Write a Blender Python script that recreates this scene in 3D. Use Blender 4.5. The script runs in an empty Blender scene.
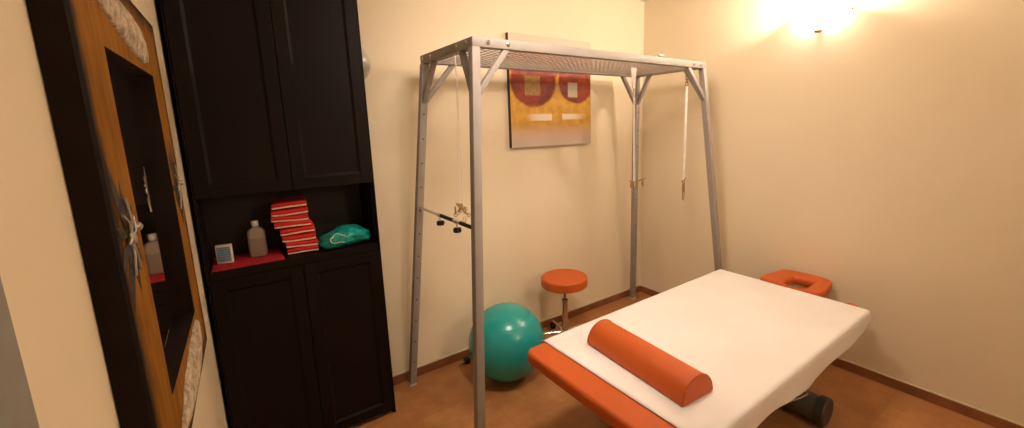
import bpy, bmesh, math, random
from mathutils import Vector, Matrix, noise
random.seed(7)
PI = math.pi
scene = bpy.context.scene
COL = scene.collection

# ------------------------------------------------------------------ materials
def srgb(r, g, b):
    f = lambda c: (c/255/12.92) if c/255 <= .04045 else ((c/255+.055)/1.055)**2.4
    return (f(r), f(g), f(b), 1)

class NT:
    """tiny node-tree writer"""
    def __init__(s, name):
        s.m = bpy.data.materials.new(name); s.m.use_nodes = True
        s.t = s.m.node_tree; s.t.nodes.clear()
        s.out = s.n('ShaderNodeOutputMaterial')
        s.b = s.n('ShaderNodeBsdfPrincipled'); s.l(s.b.outputs[0], s.out.inputs['Surface'])
    def n(s, typ, **kw):
        x = s.t.nodes.new(typ)
        for k, v in kw.items(): setattr(x, k, v)
        return x
    def l(s, a, b): s.t.links.new(a, b)
    def set(s, x, key, v):
        if isinstance(v, bpy.types.NodeSocket): s.l(v, x.inputs[key])
        else: x.inputs[key].default_value = v
    def math(s, op, a, b=0.0, c=None, clamp=False):
        x = s.n('ShaderNodeMath', operation=op, use_clamp=clamp)
        s.set(x, 0, a); s.set(x, 1, b)
        if c is not None: s.set(x, 2, c)
        return x.outputs[0]
    def mix(s, f, a, b):
        x = s.n('ShaderNodeMix', data_type='RGBA')
        s.set(x, 0, f); s.set(x, 6, a); s.set(x, 7, b)
        return x.outputs[2]
    def coord(s, kind='Object'):
        return s.n('ShaderNodeTexCoord').outputs[kind]
    def xyz(s, v):
        x = s.n('ShaderNodeSeparateXYZ'); s.l(v, x.inputs[0]); return x.outputs
    def noise(s, vec, scale, detail=3, rough=.5, dist=0):
        x = s.n('ShaderNodeTexNoise'); s.l(vec, x.inputs['Vector'])
        x.inputs['Scale'].default_value = scale; x.inputs['Detail'].default_value = detail
        x.inputs['Roughness'].default_value = rough; x.inputs['Distortion'].default_value = dist
        return x.outputs['Fac']
    def mapr(s, v, a, b, c=0.0, d=1.0, smooth=True):
        x = s.n('ShaderNodeMapRange', interpolation_type='SMOOTHSTEP' if smooth else 'LINEAR')
        s.set(x, 0, v); s.set(x, 1, a); s.set(x, 2, b); s.set(x, 3, c); s.set(x, 4, d)
        return x.outputs[0]
    def scale(s, vec, sc):
        x = s.n('ShaderNodeMapping'); s.l(vec, x.inputs[0]); x.inputs['Scale'].default_value = sc
        return x.outputs[0]
    def bump(s, h, strength=.2, dist=.01):
        x = s.n('ShaderNodeBump'); s.l(h, x.inputs['Height'])
        x.inputs['Strength'].default_value = strength; x.inputs['Distance'].default_value = dist
        s.l(x.outputs[0], s.b.inputs['Normal'])
    def base(s, v): s.set(s.b, 'Base Color', v)

def plain(name, col, rough=.5, metal=0, spec=.5, var=.06, nscale=18, bump=0, coat=0):
    t = NT(name); co = t.coord()
    f = t.noise(co, nscale, 3)
    dark = tuple(c*(1-var) for c in col[:3])+(1,)
    lite = tuple(min(1, c*(1+var)) for c in col[:3])+(1,)
    t.base(t.mix(t.mapr(f, .3, .7), dark, lite))
    t.b.inputs['Roughness'].default_value = rough; t.b.inputs['Metallic'].default_value = metal
    t.b.inputs['Specular IOR Level'].default_value = spec
    if coat: t.b.inputs['Coat Weight'].default_value = coat; t.b.inputs['Coat Roughness'].default_value = .15
    if bump: t.bump(t.noise(co, nscale*12, 3), bump, .002)
    return t.m

M = {}
# painted plaster
def wallmat(name, col):
    t = NT(name); co = t.coord()
    a = t.noise(co, 1.3, 4, .6)
    t.base(t.mix(t.mapr(a, .3, .7), tuple(c*.975 for c in col[:3])+(1,), col))
    t.b.inputs['Roughness'].default_value = .75; t.b.inputs['Specular IOR Level'].default_value = .25
    t.bump(t.noise(co, 90, 4), .06, .003)
    return t.m
WALL = (.80, .695, .49, 1)
M['wall'] = wallmat('cream_plaster', WALL)
M['ceil'] = wallmat('white_plaster', (.86, .83, .75, 1))
M['casing'] = plain('grey_door_paint', (.26, .255, .22, 1), .45)

def tilemat():
    t = NT('terracotta_tiles'); co = t.coord(); x, y, z = t.xyz(co)
    P = .42
    def seam(v, off):
        f = t.math('FRACT', t.math('DIVIDE', t.math('ADD', v, 40*P-off), P))
        return t.math('MINIMUM', f, t.math('SUBTRACT', 1.0, f))
    d = t.math('MINIMUM', seam(x, .90), seam(y, -.035))
    g = t.mapr(d, .003, .010)
    # a tone per tile
    def cell(v, off): return t.math('FLOOR', t.math('DIVIDE', t.math('ADD', v, 40*P-off), P))
    cb = t.n('ShaderNodeCombineXYZ'); t.l(cell(x, .90), cb.inputs[0]); t.l(cell(y, -.035), cb.inputs[1])
    wn = t.n('ShaderNodeTexWhiteNoise'); t.l(cb.outputs[0], wn.inputs[0])
    n1 = t.noise(co, 5, 5, .6); n2 = t.noise(co, 22, 4, .6)
    c = t.mix(t.mapr(n1, .3, .72), (.36, .150, .048, 1), (.49, .235, .088, 1))
    c = t.mix(t.math('MULTIPLY', t.mapr(n2, .45, .8), .35), c, (.28, .11, .038, 1))
    c = t.mix(t.math('MULTIPLY', wn.outputs[0], .22), c, (.31, .13, .045, 1))
    c = t.mix(g, (.32, .15, .06, 1), c)
    t.base(c)
    t.b.inputs['Roughness'].default_value = .42
    t.b.inputs['Specular IOR Level'].default_value = .35
    t.bump(g, .25, .002)
    return t.m
M['floor'] = tilemat()
M['skirt'] = plain('brown_tile_skirting', (.25, .095, .034, 1), .4, var=.2, nscale=6)
M['caulk'] = plain('pale_caulk', (.58, .49, .34, 1), .7)

def blackwood():
    t = NT('black_brown_veneer'); co = t.coord()
    g = t.noise(t.scale(co, (40, 40, 1.2)), 3, 5, .6)
    t.base(t.mix(g, (.0035, .0020, .0012, 1), (.0085, .0046, .0026, 1)))
    t.b.inputs['Roughness'].default_value = .5; t.b.inputs['Specular IOR Level'].default_value = .16
    t.bump(g, .05, .001)
    return t.m
M['black'] = blackwood()
M['gap'] = plain('black_niche_back', (.007, .0048, .004, 1), .6)

M['silver'] = plain('silver_painted_steel', (.325, .297, .258, 1), .55, .1, spec=.3, var=.04)
M['mesh'] = plain('zinc_wire', (.46, .41, .36, 1), .42, .5)
M['chrome'] = plain('chrome', (.72, .70, .67, 1), .12, 1.0, var=.02)
M['steel'] = plain('brushed_steel', (.70, .66, .60, 1), .28, 1.0, var=.05)
M['hole'] = plain('dark_hole', (.02, .016, .012, 1), .8)
M['rubber'] = plain('black_rubber', (.013, .012, .011, 1), .55)
M['grip'] = plain('black_foam_grip', (.02, .017, .015, 1), .75)
M['cord'] = plain('white_cord', (.80, .74, .64, 1), .8)
M['strap'] = plain('white_webbing', (.82, .78, .70, 1), .8)
M['plateplast'] = plain('white_plastic', (.80, .76, .68, 1), .45)
M['brass'] = plain('brass_fitting', (.42, .26, .09, 1), .35, .7)
M['foot'] = plain('grey_plastic_foot', (.66, .62, .56, 1), .5)
def vinyl(name, col, r=.42):
    t = NT(name); co = t.coord()
    a = t.noise(co, 7, 3)
    t.base(t.mix(t.mapr(a, .3, .7), tuple(c*.95 for c in col[:3])+(1,), col))
    t.b.inputs['Roughness'].default_value = r; t.b.inputs['Specular IOR Level'].default_value = .4
    v = t.n('ShaderNodeTexVoronoi'); t.l(co, v.inputs['Vector']); v.inputs['Scale'].default_value = 420
    t.bump(v.outputs['Distance'], .10, .001)
    return t.m
M['orange'] = vinyl('orange_vinyl', (.56, .105, .014, 1), .5)
M['seam'] = plain('orange_piping', (.46, .065, .008, 1), .5)
def ballmat():
    t = NT('teal_rubber'); co = t.coord(); x, y, z = t.xyz(co)
    a = t.noise(co, 4, 3)
    t.base(t.mix(t.mapr(a, .3, .7), (.012, .30, .285, 1), (.018, .36, .34, 1)))
    t.b.inputs['Roughness'].default_value = .24; t.b.inputs['Specular IOR Level'].default_value = .5
    r = t.math('SINE', t.math('MULTIPLY', z, 330.0))
    t.bump(r, .06, .002)
    return t.m
M['ball'] = ballmat()
def sheetmat():
    t = NT('white_sheet'); co = t.coord()
    a = t.noise(co, 3, 3)
    t.base(t.mix(t.mapr(a, .3, .7), (.80, .77, .72, 1), (.84, .81, .765, 1)))
    t.b.inputs['Roughness'].default_value = .85; t.b.inputs['Specular IOR Level'].default_value = .15
    t.bump(t.noise(co, 5, 5, .55, .6), .18, .012)
    return t.m
M['sheet'] = sheetmat()
M['basegrey'] = plain('dark_grey_metal', (.125, .112, .092, 1), .5, .1)
M['endcap'] = plain('charcoal_cap', (.055, .048, .04, 1), .5)
M['cable'] = plain('grey_cable', (.36, .34, .29, 1), .5)
M['redcloth'] = plain('red_cloth', (.50, .012, .018, 1), .85, var=.12, nscale=30, bump=.3)
def towelmat():
    t = NT('red_terry'); co = t.coord()
    a = t.noise(co, 60, 3)
    t.base(t.mix(a, (.50, .018, .02, 1), (.78, .05, .045, 1)))
    t.b.inputs['Roughness'].default_value = .95; t.b.inputs['Specular IOR Level'].default_value = .1
    t.bump(t.noise(co, 350, 2), .5, .003)
    return t.m
M['towel'] = towelmat()
M['towelband'] = plain('white_terry', (.88, .58, .42, 1), .95, spec=.1, var=.15, nscale=60, bump=.5)
def bagmat():
    t = NT('teal_film'); co = t.coord()
    a = t.noise(co, 26, 4, .6)
    t.base(t.mix(t.mapr(a, .3, .7), (.0, .19, .165, 1), (.02, .42, .36, 1)))
    t.b.inputs['Roughness'].default_value = .35
    t.bump(a, .5, .01)
    return t.m
M['bag'] = bagmat()
def bottlemat():
    t = NT('frosted_bottle'); co = t.coord(); x, y, z = t.xyz(co)
    liq = t.mapr(z, .094, .099)
    t.base(t.mix(liq, (.34, .27, .215, 1), (.46, .39, .31, 1)))
    t.b.inputs['Roughness'].default_value = .35
    t.b.inputs['Transmission Weight'].default_value = .25
    return t.m
M['bottle'] = bottlemat()
M['packwhite'] = plain('white_card', (.74, .68, .58, 1), .6)
def packmat():
    t = NT('blue_pack_label'); co = t.coord(); x, y, z = t.xyz(co)
    s = t.math('SINE', t.math('MULTIPLY', z, 520.0))
    a = t.noise(t.scale(co, (1, 1, .2)), 90, 3)
    line = t.math('MULTIPLY', t.mapr(s, .2, .6), t.mapr(a, .4, .55))
    t.base(t.mix(t.math('MULTIPLY', line, .5), (.14, .30, .44, 1), (.58, .62, .62, 1)))
    t.b.inputs['Roughness'].default_value = .5
    return t.m
M['packblue'] = packmat()
def mirrormat():
    t = NT('mirror_silver'); co = t.coord()
    a = t.noise(co, 2, 2)
    t.base(t.mix(a, (.80, .79, .77, 1), (.84, .83, .81, 1)))
    t.b.inputs['Metallic'].default_value = 1; t.b.inputs['Roughness'].default_value = .03
    return t.m
M['mirror'] = mirrormat()
MW, MH, MB_ = .7105, .8615, .143
def framemat():
    """honey stained wood, scorched dark towards the frame's rims (part of the finish)"""
    t = NT('scorched_honey_wood'); co = t.coord(); x, y, z = t.xyz(co)
    dx = t.math('MINIMUM', x, t.math('SUBTRACT', MW, x))
    dz = t.math('MINIMUM', z, t.math('SUBTRACT', MH, z))
    d = t.math('MINIMUM', dx, dz)
    n1 = t.noise(co, 14, 5, .6); n2 = t.noise(t.scale(co, (7, 7, 1.2)), 6, 4, .6)
    c = t.mix(t.mapr(n2, .3, .7), (.17, .066, .006, 1), (.33, .140, .013, 1))
    dd = t.math('ADD', d, t.math('MULTIPLY', t.math('SUBTRACT', n1, .5), .05))
    c = t.mix(t.mapr(dd, .002, .048), (.012, .006, .004, 1), c)
    t.base(c)
    t.b.inputs['Roughness'].default_value = .5; t.b.inputs['Specular IOR Level'].default_value = .12
    return t.m
M['honey'] = framemat()
M['scorch'] = plain('scorched_dark_wood', (.008, .0038, .0022, 1), .6, spec=.15, var=.3)
def leafmat():
    t = NT('pale_bark'); co = t.coord()
    a = t.noise(t.scale(co, (1, 1, 1)), 55, 5, .7)
    t.base(t.mix(t.mapr(a, .35, .65), (.30, .24, .155, 1), (.66, .56, .40, 1)))
    t.b.inputs['Roughness'].default_value = .85
    t.bump(a, .8, .006)
    return t.m
M['leaf'] = leafmat()
M['petal'] = plain('dark_metal_petal', (.030, .024, .018, 1), .5, .2, var=.5, nscale=60)
M['wire'] = plain('silver_wire', (.42, .40, .36, 1), .35, .7)

def paintmat():
    """abstract canvas: two red rounds with small squares on yellow over a pale lower band"""
    t = NT('abstract_canvas'); u, y, v = t.xyz(t.coord())
    co = t.coord()
    n = t.noise(co, 9, 5, .65); nf = t.noise(t.scale(co, (30, 1, 4)), 6, 4, .7)
    grain = t.noise(co, 60, 3)
    jit = t.math('MULTIPLY', t.math('SUBTRACT', n, .5), .16)
    col = t.mix(t.mapr(n, .3, .7), (.52, .25, .022, 1), (.68, .39, .055, 1))
    # pale band at the bottom
    vb = t.math('ADD', v, t.math('MULTIPLY', t.math('SUBTRACT', nf, .5), .16))
    low = t.mix(t.mapr(v, .0, .16), (.56, .46, .38, 1), (.62, .44, .28, 1))
    col = t.mix(t.mapr(vb, .10, .24), low, col)
    # reddish/brown field with pale top strip
    col = t.mix(t.mapr(t.math('ADD', v, jit), .64, .70), col, t.mix(t.mapr(n, .45, .62), (.40, .055, .012, 1), (.62, .27, .04, 1)))
    def rnd(cx, cy, rx, ry):
        a = t.math('DIVIDE', t.math('SUBTRACT', u, cx), rx); b = t.math('DIVIDE', t.math('SUBTRACT', v, cy), ry)
        return t.math('ADD', t.math('SQRT', t.math('ADD', t.math('MULTIPLY', a, a), t.math('MULTIPLY', b, b))), jit)
    red = t.mix(t.mapr(t.noise(co, 5, 4, .6, 1.5), .3, .7), (.12, .010, .003, 1), (.34, .045, .007, 1))
    for (cx, cy, rx, ry) in ((.27, .59, .265, .225), (.80, .60, .235, .20)):
        col = t.mix(t.mapr(rnd(cx, cy, rx, ry), .93, 1.06), red, col)
    # arch joining the rounds
    arch = t.math('ABSOLUTE', t.math('SUBTRACT', v, t.math('SUBTRACT', .71, t.math('MULTIPLY', t.math('ABSOLUTE', t.math('SUBTRACT', u, .56)), .55))))
    am = t.math('MULTIPLY', t.mapr(t.math('ADD', arch, jit), .035, .06, 1.0, 0.0), t.mapr(t.math('ABSOLUTE', t.math('SUBTRACT', u, .56)), .14, .18, 1.0, 0.0))
    col = t.mix(t.math('MULTIPLY', am, .8), col, red)
    def rect(x0, x1, z0, z1, s=.006):
        a = t.math('MULTIPLY', t.mapr(u, x0-s, x0+s), t.mapr(u, x1-s, x1+s, 1.0, 0.0))
        b = t.math('MULTIPLY', t.mapr(v, z0-s, z0+s), t.mapr(v, z1-s, z1+s, 1.0, 0.0))
        return t.math('MULTIPLY', a, b)
    wood = t.mix(t.mapr(nf, .35, .65), (.22, .10, .022, 1), (.50, .29, .09, 1))
    col = t.mix(rect(.165, .345, .47, .645), col, wood)
    col = t.mix(rect(.69, .815, .46, .60), col, t.mix(grain, (.42, .36, .26, 1), (.62, .55, .42, 1)))
    white = (.80, .72, .58, 1)
    f1 = t.math('MULTIPLY', rect(.16, .48, .24, .30), t.mapr(u, .14, .34))
    f2 = t.math('MULTIPLY', rect(.61, .94, .245, .30), t.mapr(u, .72, .95, 1.0, .1))
    col = t.mix(t.math('MULTIPLY', f1, .85), col, white)
    col = t.mix(t.math('MULTIPLY', f2, .85), col, white)
    # silvery top strip
    vt = t.math('ADD', v, t.math('MULTIPLY', t.math('SUBTRACT', u, .5), -.0))
    col = t.mix(t.mapr(vt, .905, .945), col, (.62, .53, .40, 1))
    t.base(col); t.b.inputs['Roughness'].default_value = .5
    t.bump(grain, .3, .004)
    return t.m
M['canvas'] = paintmat()
M['canvasside'] = plain('dark_canvas_edge', (.035, .016, .010, 1), .6)

def emis(name, col, strength, base=(.8, .75, .65, 1)):
    t = NT(name); co = t.coord()
    a = t.noise(co, 30, 3)
    t.base(base)
    t.set(t.b, 'Emission Color', t.mix(a, tuple(c*.92 for c in col[:3])+(1,), col))
    t.b.inputs['Emission Strength'].default_value = strength
    t.b.inputs['Roughness'].default_value = .4
    return t.m
LAMP = (1.0, .80, .68, 1)
M['bowl'] = emis('lit_glass_bowl', LAMP, 14)
M['bulb'] = emis('lit_bulb', LAMP, 60)
M['ceilbowl'] = emis('lit_ceiling_glass', LAMP, 8)
M['lampmetal'] = plain('lamp_bronze', (.30, .21, .12, 1), .4, .6)

# ------------------------------------------------------------------ mesh building
class B:
    def __init__(s): s.bm = bmesh.new(); s.mi = 0
    def _tag(s, faces):
        for f in faces: f.material_index = s.mi
    def hexa(s, pts, bevel=0, seg=2):
        """8 points: bottom ring 0-3, top ring 4-7"""
        v = [s.bm.verts.new(p) for p in pts]
        q = [(3,2,1,0),(4,5,6,7),(0,1,5,4),(1,2,6,5),(2,3,7,6),(3,0,4,7)]
        fs = [s.bm.faces.new([v[i] for i in k]) for k in q]
        s._tag(fs)
        if bevel:
            es = {e for f in fs for e in f.edges}
            r = bmesh.ops.bevel(s.bm, geom=list(es), offset=bevel, segments=seg, profile=.5, affect='EDGES')
            s._tag(r['faces'])
        return s
    def box(s, c, d, bevel=0, seg=2, mat=None):
        hx, hy, hz = d[0]/2, d[1]/2, d[2]/2
        p = [(-hx,-hy,-hz),(hx,-hy,-hz),(hx,hy,-hz),(-hx,hy,-hz),(-hx,-hy,hz),(hx,-hy,hz),(hx,hy,hz),(-hx,hy,hz)]
        p = [Vector(a) for a in p]
        if mat: p = [mat @ a for a in p]
        return s.hexa([Vector(c)+a for a in p], bevel, seg)
    def b2(s, x0, x1, y0, y1, z0, z1, bevel=0, seg=2):
        return s.box(((x0+x1)/2,(y0+y1)/2,(z0+z1)/2), (abs(x1-x0),abs(y1-y0),abs(z1-z0)), bevel, seg)
    def tube(s, pts, r, n=10, caps=True):
        pts = [Vector(p) for p in pts]; rs = r if isinstance(r, (list, tuple)) else [r]*len(pts)
        rings = []; up = None
        for i, p in enumerate(pts):
            d = (pts[min(i+1, len(pts)-1)]-pts[max(i-1, 0)]).normalized()
            if up is None:
                up = d.orthogonal().normalized()
            else:
                up = (up-d*up.dot(d)).normalized()
            w = d.cross(up)
            rings.append([s.bm.verts.new(p+(up*math.cos(2*PI*k/n)+w*math.sin(2*PI*k/n))*rs[i]) for k in range(n)])
        fs = []
        for a, b in zip(rings, rings[1:]):
            for k in range(n): fs.append(s.bm.faces.new((a[k], a[(k+1)%n], b[(k+1)%n], b[k])))
        if caps:
            fs.append(s.bm.faces.new(rings[0][::-1])); fs.append(s.bm.faces.new(rings[-1]))
        s._tag(fs); return s
    def bar(s, a, b, w, h, up=(0,0,1), bevel=0):
        """rectangular bar from a to b; w across, h along up"""
        a, b = Vector(a), Vector(b); d = (b-a).normalized(); u = Vector(up); u = (u-d*u.dot(d)).normalized(); x = d.cross(u)
        o = [(-x*w/2-u*h/2),(x*w/2-u*h/2),(x*w/2+u*h/2),(-x*w/2+u*h/2)]
        return s.hexa([a+k for k in o]+[b+k for k in o], bevel)
    def lathe(s, prof, n=32, c=(0,0,0), mat=None):
        rings = []
        for r, z in prof:
            if r < 1e-6:
                p = Vector((0,0,z)); p = mat @ p if mat else p
                rings.append([s.bm.verts.new(p+Vector(c))])
            else:
                ring = []
                for k in range(n):
                    p = Vector((r*math.cos(2*PI*k/n), r*math.sin(2*PI*k/n), z)); p = mat @ p if mat else p
                    ring.append(s.bm.verts.new(p+Vector(c)))
                rings.append(ring)
        fs = []
        for a, b in zip(rings, rings[1:]):
            for k in range(n):
                k2 = (k+1) % n
                if len(a) == 1 and len(b) == 1: continue
                if len(a) == 1: fs.append(s.bm.faces.new((a[0], b[k2], b[k])))
                elif len(b) == 1: fs.append(s.bm.faces.new((a[k], a[k2], b[0])))
                else: fs.append(s.bm.faces.new((a[k], a[k2], b[k2], b[k])))
        s._tag(fs); return s
    def grid(s, rows, closed=False):
        vs = [[s.bm.verts.new(p) for p in r] for r in rows]
        fs = []
        for a, b in zip(vs, vs[1:]):
            m = len(a)
            for k in range(m if closed else m-1):
                fs.append(s.bm.faces.new((a[k], a[(k+1)%m], b[(k+1)%m], b[k])))
        s._tag(fs); return vs
    def prism(s, poly, axis_fn, h0, h1, bevel=0):
        """poly of 2-D points; axis_fn(p,h) -> 3-D"""
        lo = [s.bm.verts.new(axis_fn(p, h0)) for p in poly]; hi = [s.bm.verts.new(axis_fn(p, h1)) for p in poly]
        n = len(poly)
        fs = [s.bm.faces.new(lo[::-1]), s.bm.faces.new(hi)]
        for k in range(n): fs.append(s.bm.faces.new((lo[k], lo[(k+1)%n], hi[(k+1)%n], hi[k])))
        s._tag(fs)
        if bevel:
            es = list(fs[1].edges)+list(fs[0].edges)
            r = bmesh.ops.bevel(s.bm, geom=es, offset=bevel, segments=3, profile=.5, affect='EDGES'); s._tag(r['faces'])
        return s
    def obj(s, name, mats, parent=None, smooth=35, loc=None):
        bmesh.ops.recalc_face_normals(s.bm, faces=s.bm.faces)
        me = bpy.data.meshes.new(name); s.bm.to_mesh(me); s.bm.free()
        for m in (mats if isinstance(mats, (list, tuple)) else [mats]): me.materials.append(m)
        if smooth:
            me.polygons.foreach_set('use_smooth', [True]*len(me.polygons))
            try: me.set_sharp_from_angle(angle=math.radians(smooth))
            except Exception: pass
        o = bpy.data.objects.new(name, me); COL.objects.link(o)
        if parent: o.parent = parent
        if loc: o.location = loc
        return o

def tag(o, label, cat, group=None):
    o['label'] = label; o['category'] = cat
    if group: o['group'] = group
    return o
def thing(name, label, cat, loc=(0,0,0), rz=0, group=None):
    o = bpy.data.objects.new(name, None); COL.objects.link(o)
    o.location = loc; o.rotation_euler = (0, 0, rz); o.empty_display_size = .1
    return tag(o, label, cat, group)
def struct(o): o['kind'] = 'structure'; return o
def rel(p, o): return tuple(Vector(p)-Vector(o))

# ------------------------------------------------------------------ camera (measured from the photograph)
W = 3.4474
cam = bpy.data.cameras.new('camera'); co = bpy.data.objects.new('camera', cam); COL.objects.link(co)
co.location = (.15156, -2.76093, 1.75441); co.rotation_euler = (1.397733, .02598, -.640005)
cam.sensor_width = 36; cam.lens = 421.0666/1024*36
cam.shift_x = -(540.846-512)/1024; cam.shift_y = -(214-197.365)/1024
cam.clip_start = .01
scene.camera = co

# ------------------------------------------------------------------ room
XL, YF, ZC = -.0165, -4.2, 2.85
struct(B().b2(XL-.1, W+.1, YF-.1, .1, -.1, 0).obj('floor', M['floor'], smooth=0))
struct(B().b2(XL-.1, W+.1, YF-.1, .1, ZC, ZC+.1).obj('ceiling', M['ceil'], smooth=0))
struct(B().b2(XL-.1, W+.1, 0, .1, 0, ZC).obj('wall_back', M['wall'], smooth=0))
struct(B().b2(W, W+.1, YF, 0, 0, ZC).obj('wall_right', M['wall'], smooth=0))
struct(B().b2(XL-.1, XL, YF, 0, 0, ZC).obj('wall_left', M['wall'], smooth=0))
struct(B().b2(XL-.1, W+.1, YF-.1, YF, 0, ZC).obj('wall_front', M['wall'], smooth=0))
struct(B().b2(XL, XL+.004, -2.42, -2.222, 0, 2.1).obj('trim_1', M['casing'], smooth=0))
BB = .0685
def skirting(name, x0, x1, y0, y1):
    b = B(); b.b2(x0, x1, y0, y1, 0, BB-.004, .0015, 1); b.mi = 1
    g = .0015
    b.b2(x0, x1, y0, y1, BB-.0045, BB+.002)
    struct(b.obj(name, [M['skirt'], M['caulk']], smooth=0))
skirting('baseboard_back', .802, W, -.010, 0)
skirting('baseboard_right', W-.010, W, YF, -.010)

# ------------------------------------------------------------------ cabinet
CF = -.30; H1, H2 = 1.4551, 1.100; CT = 2.52
cab = thing('storage_cabinet', 'tall black-brown cabinet with four panelled doors and an open middle niche', 'cabinet', (.4, -.15, 0))
cl = (.4, -.15, 0)
def lb(b): return b
b = B()
def cb(x0, x1, y0, y1, z0, z1, bv=.0012): b.b2(x0-.4, x1-.4, y0+.15, y1+.15, z0, z1, bv, 1)
ci = CF+.020                                   # front of the carcass; doors sit before it
cb(0, .016, ci, -.012, 0, CT); cb(.784, .8, ci, -.012, 0, CT)      # sides
cb(.016, .784, ci, -.012, CT-.02, CT)
cb(.016, .784, ci+.004, -.012, H1+.004, H1+.024)                   # niche roof
cb(.016, .784, CF+.001, -.012, H2-.042, H2)                        # niche floor / shelf, thick front edge
cb(.016, .784, ci, -.012, .03, .05)
cb(.016, .784, ci+.035, ci+.05, 0, .03)                            # kick
b.mi = 1; cb(.002, .798, -.012, -.004, .0, CT, 0)                  # back panel
b.obj('carcass', [M['black'], M['gap']], cab, smooth=0)
# narrow front edge strips of the side panels around the niche and beside the doors
def strip(x0, x1):
    b = B(); b.b2(x0-.4, x1-.4, CF+.004+.15, ci+.15, 0, CT, .001, 1); return b
strip(0, .008).obj('side_edge', M['black'], cab, smooth=0); strip(.792, .8).obj('side_edge', M['black'], cab, smooth=0)
def door(x0, x1, z0, z1):
    b = B(); fr = .058; y0, y1 = CF+.15, ci-.001+.15
    x0 -= .4; x1 -= .4
    b.b2(x0, x0+fr, y0, y1, z0, z1, .002, 2); b.b2(x1-fr, x1, y0, y1, z0, z1, .002, 2)
    b.b2(x0+fr, x1-fr, y0, y1, z0, z0+fr, .002, 2); b.b2(x0+fr, x1-fr, y0, y1, z1-fr, z1, .002, 2)
    o = b.obj('door', M['black'], cab, smooth=0)
    # sloped moulding and sunk field
    p = B(); a0, a1, c0, c1 = x0+fr, x1-fr, z0+fr, z1-fr; m = .011
    yo, yi = y0+.0015, y0+.009
    out = [(a0, yo, c0), (a1, yo, c0), (a1, yo, c1), (a0, yo, c1)]
    inn = [(a0+m, yi, c0+m), (a1-m, yi, c0+m), (a1-m, yi, c1-m), (a0+m, yi, c1-m)]
    vo = [p.bm.verts.new(v) for v in out]; vi = [p.bm.verts.new(v) for v in inn]
    vb = [p.bm.verts.new((v[0], y1-.001, v[2])) for v in out]
    for k in range(4):
        p.bm.faces.new((vo[k], vo[(k+1)%4], vi[(k+1)%4], vi[k])); p.bm.faces.new((vo[k], vo[(k+1)%4], vb[(k+1)%4], vb[k]))
    p.bm.faces.new(vi); p.bm.faces.new(vb)
    p.obj('door_panel', M['black'], o, smooth=0)
for x0, x1 in ((.0095, .3985), (.4015, .7905)):
    door(x0, x1, H1, CT-.004); door(x0, x1, .032, H2-.045)

# round silver dome on the cabinet's right side
d = B()
pr = [(0, .076)]+[(.098*math.sin(a), .076*math.cos(a)) for a in [PI/2*k/14 for k in range(1, 15)]]+[(.098, 0), (0, 0)]
d.lathe(pr, 40, (0,0,0), Matrix.Rotation(PI/2, 3, 'Y'))
M['dome'] = plain('satin_silver', (.52, .50, .46, 1), .3, .5)
tag(d.obj('wall_dome', M['dome'], loc=(.8005, -.15, 2.118)), 'round silver dome peeking out past the black cabinet edge, near its top', 'dome')

# ------------------------------------------------------------------ things in the niche
cl_ = B(); n = 16; rows = []
z = H2+.001
def cloth_pt(u, v):
    # u 0..1 left to right, v 0..1 front to back
    x = .024+u*(.325-.024) + .01*v*(.5-u); y = -.292+v*(.262)
    h = .0035+.0015*noise.noise((u*3, v*3, 2.1))
    return x, y, z+h
top = [[cloth_pt(i/n, j/10) for i in range(n+1)] for j in range(11)]
bot = [[(p[0], p[1], z) for p in r] for r in top]
vt = cl_.grid(top); vb = cl_.grid(bot)
for a, c in ((vt[0], vb[0]), (vt[-1], vb[-1]), ([r[0] for r in vt], [r[0] for r in vb]), ([r[-1] for r in vt], [r[-1] for r in vb])):
    for k in range(len(a)-1): cl_.bm.faces.new((a[k], a[k+1], c[k+1], c[k]))
tag(cl_.obj('folded_cloth', M['redcloth']), 'flat red cloth on the niche shelf under box and bottle', 'cloth')
zc = H2+.0068
pk = thing('small_pack', 'small white box with a blue front standing on red cloth', 'box', (.080, -.178, zc), math.radians(-14))
B().b2(-.033, .033, -.012, .012, 0, .094, .002, 2).obj('carton', M['packwhite'], pk)
B().b2(-.028, .028, -.0132, -.0121, .010, .084).obj('label_panel', M['packblue'], pk, smooth=0)
bt = thing('plastic_bottle', 'cloudy half-full plastic bottle with white cap on red cloth', 'bottle', (.222, -.135, zc), math.radians(-8))
bb = B()
def rrect(w, h, r, n=6):
    pts = []
    for cx, cy, a0 in ((w/2-r, h/2-r, 0), (-w/2+r, h/2-r, PI/2), (-w/2+r, -h/2+r, PI), (w/2-r, -h/2+r, 3*PI/2)):
        for k in range(n+1):
            a = a0+PI/2*k/n; pts.append((cx+r*math.cos(a), cy+r*math.sin(a)))
    return pts
rows = []
for zz, s, rr in ((0, .90, .014), (.004, .98, .016), (.010, 1, .016), (.118, 1, .016), (.132, .96, .018), (.142, .80, .018), (.149, .55, .012), (.153, .36, .011), (.166, .34, .011)):
    ww, hh = .080*s, .056*min(1, s*1.05 if s > .6 else s*1.35)
    r2 = min(rr*max(s, .5)*1.2, ww/2*.98, hh/2*.98)
    rows.append([(x, y, zz) for x, y in rrect(ww, hh, r2)])
g = bb.grid(rows, True); bb.bm.faces.new(g[0][::-1]); bb.bm.faces.new(g[-1])
bb.obj('bottle_body', M['bottle'], bt)
B().lathe([(0, .160), (.0155, .160), (.0162, .162), (.0162, .184), (.0148, .187), (0, .187)], 24).obj('cap', M['plateplast'], bt)
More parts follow.
